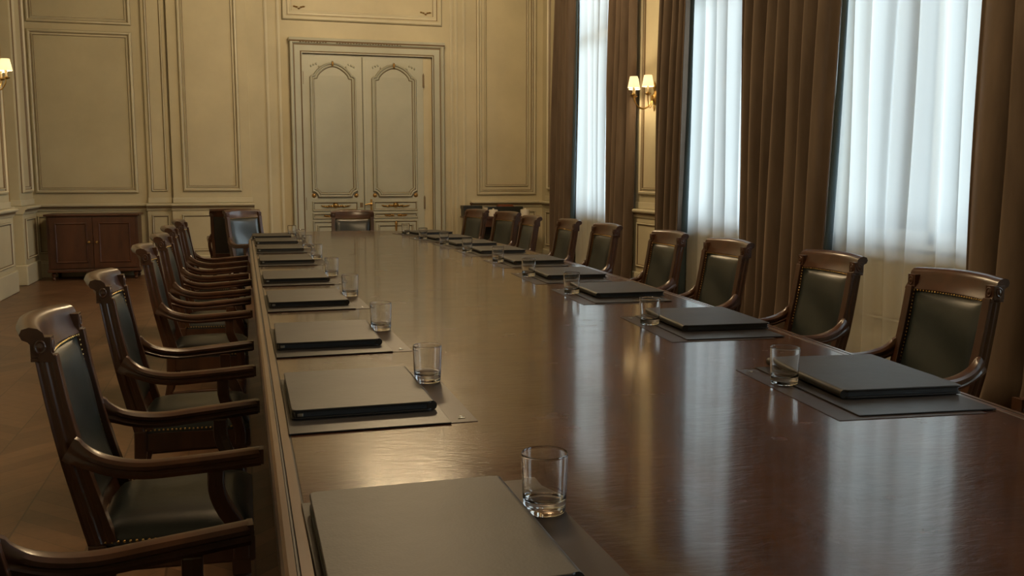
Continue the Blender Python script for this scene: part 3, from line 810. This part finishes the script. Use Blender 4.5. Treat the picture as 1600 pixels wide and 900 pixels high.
# ------------------------------------------------------------------ place settings
def make_glass(label):
    bm = bmesh.new()
    H, R0, R1 = .094, .0335, .0365
    prof = [(0, .0), (.027, .0), (.029, .0002), (.0318, .0014), (.0330, .0035), (R0, .006), (R0+.0001, .008), (R0+.0006, .02), (R1-.0003, .075), (R1, H-.004), (R1, H-.0014), (R1-.0003, H-.0005), (R1-.0009, H), (R1-.0015, H-.0005), (R1-.0018, H-.0014), (R1-.0018, H-.004), (R1-.0021, .075), (R0-.0012, .030), (R0-.0016, .0255), (R0-.0035, .0215), (R0-.008, .0192), (.018, .018), (0, .0175)]
    lathe(bm, prof, 48)
    o = finish('drinking_glass', bm, M['glass'], smooth=50)
    tag(o, label, 'glass', 'clear tumblers on the table'); return o
def make_folder(label, wx=.305, wy=.40):
    t = thing('leather_folder', label, 'folder', group='closed leather folders on the table')
    def slab(x0, x1, y0, y1, z0, z1, nm, m, bev=.0018, r=.012):
        bm = bmesh.new(); pts = []
        for cx, cy, a0 in ((x1-r, y0+r, -90), (x1-r, y1-r, 0), (x0+r, y1-r, 90), (x0+r, y0+r, 180)):
            for k in range(5): a = radians(a0+22.5*k); pts.append((cx+r*cos(a), cy+r*sin(a)))
        A = [bm.verts.new((u, v, z0)) for u, v in pts]; B = [bm.verts.new((u, v, z1)) for u, v in pts]
        bm.faces.new(A[::-1]); bm.faces.new(B)
        for i in range(len(pts)): bm.faces.new((A[i], A[(i+1) % len(pts)], B[(i+1) % len(pts)], B[i]))
        return finish(nm, bm, m, t, bevel=bev)
    hx, hy = wx/2, wy/2
    slab(-hx, hx, -hy, hy, 0, .0045, 'bottom_cover', M['black_leather'])
    slab(-hx+.006, hx-.004, -hy+.005, hy-.005, .0045, .0165, 'pages', M['page'], .0005, .006)
    slab(-hx, hx, -hy, hy, .0165, .0215, 'top_cover', M['black_leather'])
    bm = bmesh.new(); sweep(bm, [(hx-.001, -hy+.004, .0108), (hx-.001, hy-.004, .0108)], [(.0108*cos(a), .0108*sin(a)) for a in [2*pi*i/14 for i in range(14)]])
    finish('spine', bm, M['black_leather'], t, smooth=50)
    bm = bmesh.new(); box(bm, -hx+.012, -hx+.024, -hy-.0012, -hy+.006, .0065, .0135); finish('zip_pull', bm, M['steel'], t, bevel=.001)
    return t
def make_mat(label, wx=.335, wy=.52):
    t = thing('desk_mat', label, 'desk mat', group='charcoal leather desk mats on the table')
    bm = bmesh.new(); box(bm, -wx/2, wx/2, -wy/2, wy/2, .0014, .0045); finish('pad', bm, M['mat_leather'], t, bevel=.0012)
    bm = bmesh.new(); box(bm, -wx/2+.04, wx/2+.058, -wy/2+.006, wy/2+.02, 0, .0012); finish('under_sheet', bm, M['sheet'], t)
    bm = bmesh.new(); box(bm, wx/2+.022, wx/2+.036, -wy/2+.035, -wy/2+.039, .0012, .0028)
    lathe(bm, [(0, 0), (.004, 0), (.003, .003), (0, .0035)], 10, (wx/2+.029, -wy/2+.045, .0012)); finish('clip', bm, M['steel'], t)
    return t
ordn = ['first', 'second', 'third', 'fourth', 'fifth', 'sixth', 'seventh', 'eighth', 'ninth', 'tenth']
LG = [1.327, 2.282, 3.109, 4.044, 4.914, 5.934, 6.858, 7.60, 8.25]
RG = [(1.294, 2.011), (1.364, 2.973), (1.391, 3.86), (1.418, 4.597), (1.474, 5.407), (1.471, 6.201), (1.455, 6.887), (1.421, 7.567), (1.398, 8.281)]
g0 = f0 = m0 = None
def put(proto, maker, loc, rz, label):
    if proto is None:
        proto = maker(label); proto.location = loc; proto.rotation_euler = (0, 0, rz); return proto
    dup(proto, loc, rz, label); return proto
side_l = 'away from the windows'; side_r = 'on the window side'
for i, gy in enumerate(LG):
    o_ = ordn[i]; r = random.Random(i+20)
    gx = .436 if i < 8 else .40
    fx = .237 if i < 8 else .22
    g0 = put(g0, make_glass, (gx, gy, TZ+.0014), 0, f'clear tumbler, {o_} from the camera in the row {side_l}')
    fy = gy-.105 if i else 1.245
    m0 = put(m0, make_mat, (fx+.006, fy-.045, TZ), r.uniform(-.012, .012), f'charcoal mat under the {o_} folder from the camera, row {side_l}')
    f0 = put(f0, make_folder, (fx, fy, TZ+.0047), r.uniform(-.012, .012)-.005, f'black leather folder, {o_} from the camera in the row {side_l}')
for i, (gx, gy) in enumerate(RG):
    o_ = ordn[i]; r = random.Random(i+60)
    tan = [-.10, -.09, -.07, -.05, -.03, 0, .03, .10, .2][i]
    dup(g0, (gx, gy, TZ+.0014), 0, f'clear tumbler, {o_} in its row from the camera, {side_r}')
    dup(m0, (gx+.168, gy-.09, TZ), pi+tan, f'charcoal desk mat under the {o_} folder from the camera, {side_r}')
    dup(f0, (gx+.208, gy-.015, TZ+.0047), pi+tan+r.uniform(-.02, .02), f'black leather folder, {o_} in its row from the camera, {side_r}')

# ------------------------------------------------------------------ cupboard against the far wall
cb = thing('sideboard_cupboard', 'low dark mahogany cupboard with two panelled doors under a large wall panel', 'cupboard', (-1.79, 12.66, 0))
hw_, d_ = .52, .24
bm = bmesh.new(); box(bm, -hw_, hw_, -d_+.02, d_, .12, .79); finish('body', bm, M['cab_wood'], cb, bevel=.004)
bm = bmesh.new(); box(bm, -hw_-.025, hw_+.025, -d_-.012, d_+.01, .79, .815); finish('top', bm, M['cab_wood'], cb, bevel=.006)
bm = bmesh.new(); box(bm, -hw_-.012, hw_+.012, -d_, d_, .10, .135); finish('base_rail', bm, M['cab_wood'], cb, bevel=.006)
CPM = lambda u, v, h: (u, -d_+.002-h, v)
for s_ in (-1, 1):
    a, b = sorted((s_*.004, s_*(hw_-.03)))
    bm = bmesh.new(); box(bm, a, b, -d_+.002, -d_+.022, .15, .775)
    dr = finish('door', bm, M['cab_wood'], cb, bevel=.002)
    bm = bmesh.new(); ring_mould(bm, rect(a+.06, b-.06, .215, .71), [(0, 0), (.002, .006), (.010, .010), (.018, .004), (.022, .0005)], CPM); finish('door_moulding', bm, M['cab_wood'], dr, smooth=35)
    bm = bmesh.new(); lathe(bm, [(0, 0), (.012, 0), (.007, .008), (.007, .014), (.016, .022), (.014, .032), (0, .036)], 14, mtx=Matrix.Translation((s_*.045, -d_+.002, .47)) @ Matrix.Rotation(pi/2, 4, 'X')); finish('knob', bm, M['brass'], dr, smooth=60)
    for q in (-1, 1):
        bm = bmesh.new(); lathe(bm, [(0, 0), (.014, 0), (.022, .02), (.013, .035), (.028, .06), (.030, .08), (.018, .09), (.03, .10), (0, .10)], 14, (s_*(hw_-.05), q*(d_-.05), 0)); finish('leg', bm, M['cab_wood'], cb, smooth=50)

# ------------------------------------------------------------------ console with china pots near the window corner
cs = thing('console_table', 'dark wooden console table holding china pots by the window corner', 'console table', (3.45, 12.62, .02))
bm = bmesh.new(); box(bm, -.50, .50, -.22, .24, .675, .70); finish('top', bm, M['cab_wood'], cs, bevel=.006)
bm = bmesh.new(); box(bm, -.46, .46, -.19, .22, .56, .675); finish('frieze', bm, M['cab_wood'], cs, bevel=.003)
bm = bmesh.new(); box(bm, -.45, .45, -.18, .21, .10, .13); finish('shelf', bm, M['cab_wood'], cs, bevel=.004)
bm = bmesh.new(); box(bm, -.43, .43, .19, .21, .13, .56); finish('back_panel', bm, M['dark_box'], cs)
for a in (-1, 1):
    for b in (-1, 1):
        bm = bmesh.new(); lathe(bm, [(0, -.02), (.018, -.02), (.02, .05), (.014, .08), (.022, .3), (.026, .5), (.018, .52), (.024, .56), (0, .56)], 12, (a*.44, b*.175+.015, 0)); finish('leg', bm, M['cab_wood'], cs, smooth=50)
def pot(x, y, label, s_=1):
    bm = bmesh.new(); lathe(bm, [(0, 0), (.055, 0), (.064, .006), (.066, .085), (.064, .094), (.05, .098), (.02, .100), (.012, .104), (.013, .112), (0, .116)], 24)
    o = finish('china_pot', bm, M['china'], smooth=50); o.location = (x, y, .72); tag(o, label, 'pot', 'white china pots on the console'); return o
p1 = pot(3.33, 12.46, 'white lidded china pot on the console, the one closer to the double door')
dup(p1, (3.79, 12.46, .72), 0, 'white lidded china pot on the console, the one closer to the curtain')
bm = bmesh.new(); lathe(bm, [(0, 0), (.024, 0), (.030, .02), (.036, .06), (.038, .062), (.034, .058), (.026, .016), (0, .010)], 20)
o = finish('china_cup', bm, M['china'], smooth=50); o.location = (3.24, 12.55, .72); o.scale = (1, 1, 2.0); tag(o, 'tall cream cup standing beside the dark leather case on the console', 'cup')
bm = bmesh.new(); box(bm, -.13, .13, -.09, .09, 0, .13); box(bm, -.137, .137, -.097, .097, .10, .150)
o = finish('document_case', bm, M['dark_box'], bevel=.008); o.location = (3.08, 12.72, .72); tag(o, 'tall dark leather case on the console end closest to the double door', 'case')
bm = bmesh.new(); lathe(bm, [(0, 0), (.012, 0), (.008, .008), (.022, .022), (.020, .036), (0, .044)], 14, (0, 0, .150)); finish('knob', bm, M['cab_wood'], o, smooth=60)
bm = bmesh.new(); box(bm, -.27, .27, -.06, .06, 0, .13); o = finish('storage_box', bm, M['dark_box'], bevel=.006); o.location = (3.56, 12.75, .72); tag(o, 'long dark box lying against the wall on the console behind the pots', 'box')
bm = bmesh.new(); box(bm, -.12, .12, -.05, .05, 0, .012); box(bm, -.105, .105, -.04, .04, .012, .030); o = finish('wooden_box', bm, M['copper'], bevel=.003); o.location = (3.58, 12.75, .85); tag(o, 'flat reddish varnished box lying on the long dark box', 'box')

# ------------------------------------------------------------------ wall lamps
def shade_mesh(bm, c, r0=.062, r1=.040, h=.115):
    lathe(bm, [(r0, 0), (r1, h), (r1-.002, h), (r0-.002, 0)], 28, c, close=True)
def make_sconce(name, label, loc, rz, watts):
    """faces +x from the wall at its own origin"""
    t = thing(name, label, 'wall lamp', loc, rz, 'brass wall lamps with fabric shades')
    bm = bmesh.new()
    lathe(bm, [(0, 0), (.045, 0), (.050, .006), (.040, .014), (.028, .018), (.018, .03), (.020, .045), (0, .055)], 20, mtx=Matrix.Rotation(pi/2, 4, 'Y') @ Matrix.Diagonal((1.6, 1, 1, 1)))
    lathe(bm, [(0, -.14), (.008, -.12), (.012, -.09), (.006, -.07)], 10, (.012, 0, 0)); lathe(bm, [(.006, .07), (.014, .10), (.018, .13), (.006, .16), (0, .18)], 10, (.012, 0, 0))
    finish('backplate', bm, M['brass'], t, smooth=50)
    for ang in (-52, 0, 52):
        a = radians(ang); R_ = .215
        def at(r, z): return (.03+r*cos(a)*1.0, r*sin(a), z)
        bm = bmesh.new()
        sweep(bm, spline([at(0, .0), at(.04, -.075), at(.10, -.105), at(.165, -.085), at(R_-.012, -.03), at(R_, .02)], 20), circ(.0065, 8), up=Vector((sin(a), -cos(a), .01)))
        lathe(bm, [(0, .012), (.012, .015), (.034, .026), (.036, .031), (.018, .031), (.013, .045), (0, .045)], 16, at(R_, 0))
        arm = finish('arm', bm, M['brass'], t, smooth=50)
        bm = bmesh.new(); lathe(bm, [(.011, .04), (.011, .105), (0, .105)], 12, at(R_, 0)); finish('candle_sleeve', bm, M['candle'], t, smooth=50)
        bm = bmesh.new(); shade_mesh(bm, at(R_, .098)); finish('lamp_shade', bm, M['shade'], t, smooth=40)
        ld = bpy.data.lights.new('bulb', 'POINT'); ld.energy = watts; ld.color = LAMP; ld.shadow_soft_size = .02
        lo = bpy.data.objects.new('bulb', ld); COL.objects.link(lo); lo.parent = t; lo.location = at(R_, .15)
    return t
SW = 7.0
make_sconce('wall_lamp', 'brass wall lamp with small pleated shades between two window curtains', (4.14, 8.98, 2.08), pi, SW)
make_sconce('wall_lamp', 'brass wall lamp with a cream shade on the panelled wall by the frame edge', (X0+.14, 10.42, 2.22), 0, SW)
# chandeliers over the table, above the picture: the room's warm light
def chandelier(loc, label, watts):
    t = thing('chandelier', label, 'chandelier', loc, group='brass chandeliers over the table')
    bm = bmesh.new(); lathe(bm, [(0, -.28), (.02, -.26), (.035, -.22), (.015, -.18), (.05, -.1), (.03, 0), (.015, .1), (.03, .16), (.008, .2), (.008, ZC-loc[2]-.03), (.06, ZC-loc[2]-.02), (.06, ZC-loc[2]), (0, ZC-loc[2])], 16); finish('stem', bm, M['brass'], t, smooth=50)
    for k in range(8):
        a = 2*pi*k/8
        def at(r, z): return (r*cos(a), r*sin(a), z)
        bm = bmesh.new(); sweep(bm, spline([at(.03, -.1), at(.15, -.2), at(.32, -.16), at(.40, -.02)], 12), circ(.009, 8)); lathe(bm, [(0, -.02), (.04, -.01), (.042, 0), (0, 0)], 12, at(.40, 0)); lathe(bm, [(.012, 0), (.012, .07), (0, .07)], 10, at(.40, 0)); finish('arm', bm, M['brass'], t, smooth=50)
    for k in range(8):
        a = 2*pi*k/8
        ld = bpy.data.lights.new('lamp', 'POINT'); ld.energy = watts/8; ld.color = LAMP; ld.shadow_soft_size = .06
        lo = bpy.data.objects.new('lamp', ld); COL.objects.link(lo); lo.parent = t; lo.location = (.40*cos(a), .40*sin(a), .135)
    return t
CW = 235
chandelier((1.6, 9.6, 3.92), 'brass chandelier with frosted globe bulbs over the door end of the table', CW)
chandelier((.85, 3.6, 3.80), 'brass chandelier with frosted globe bulbs over the camera end of the table', CW)
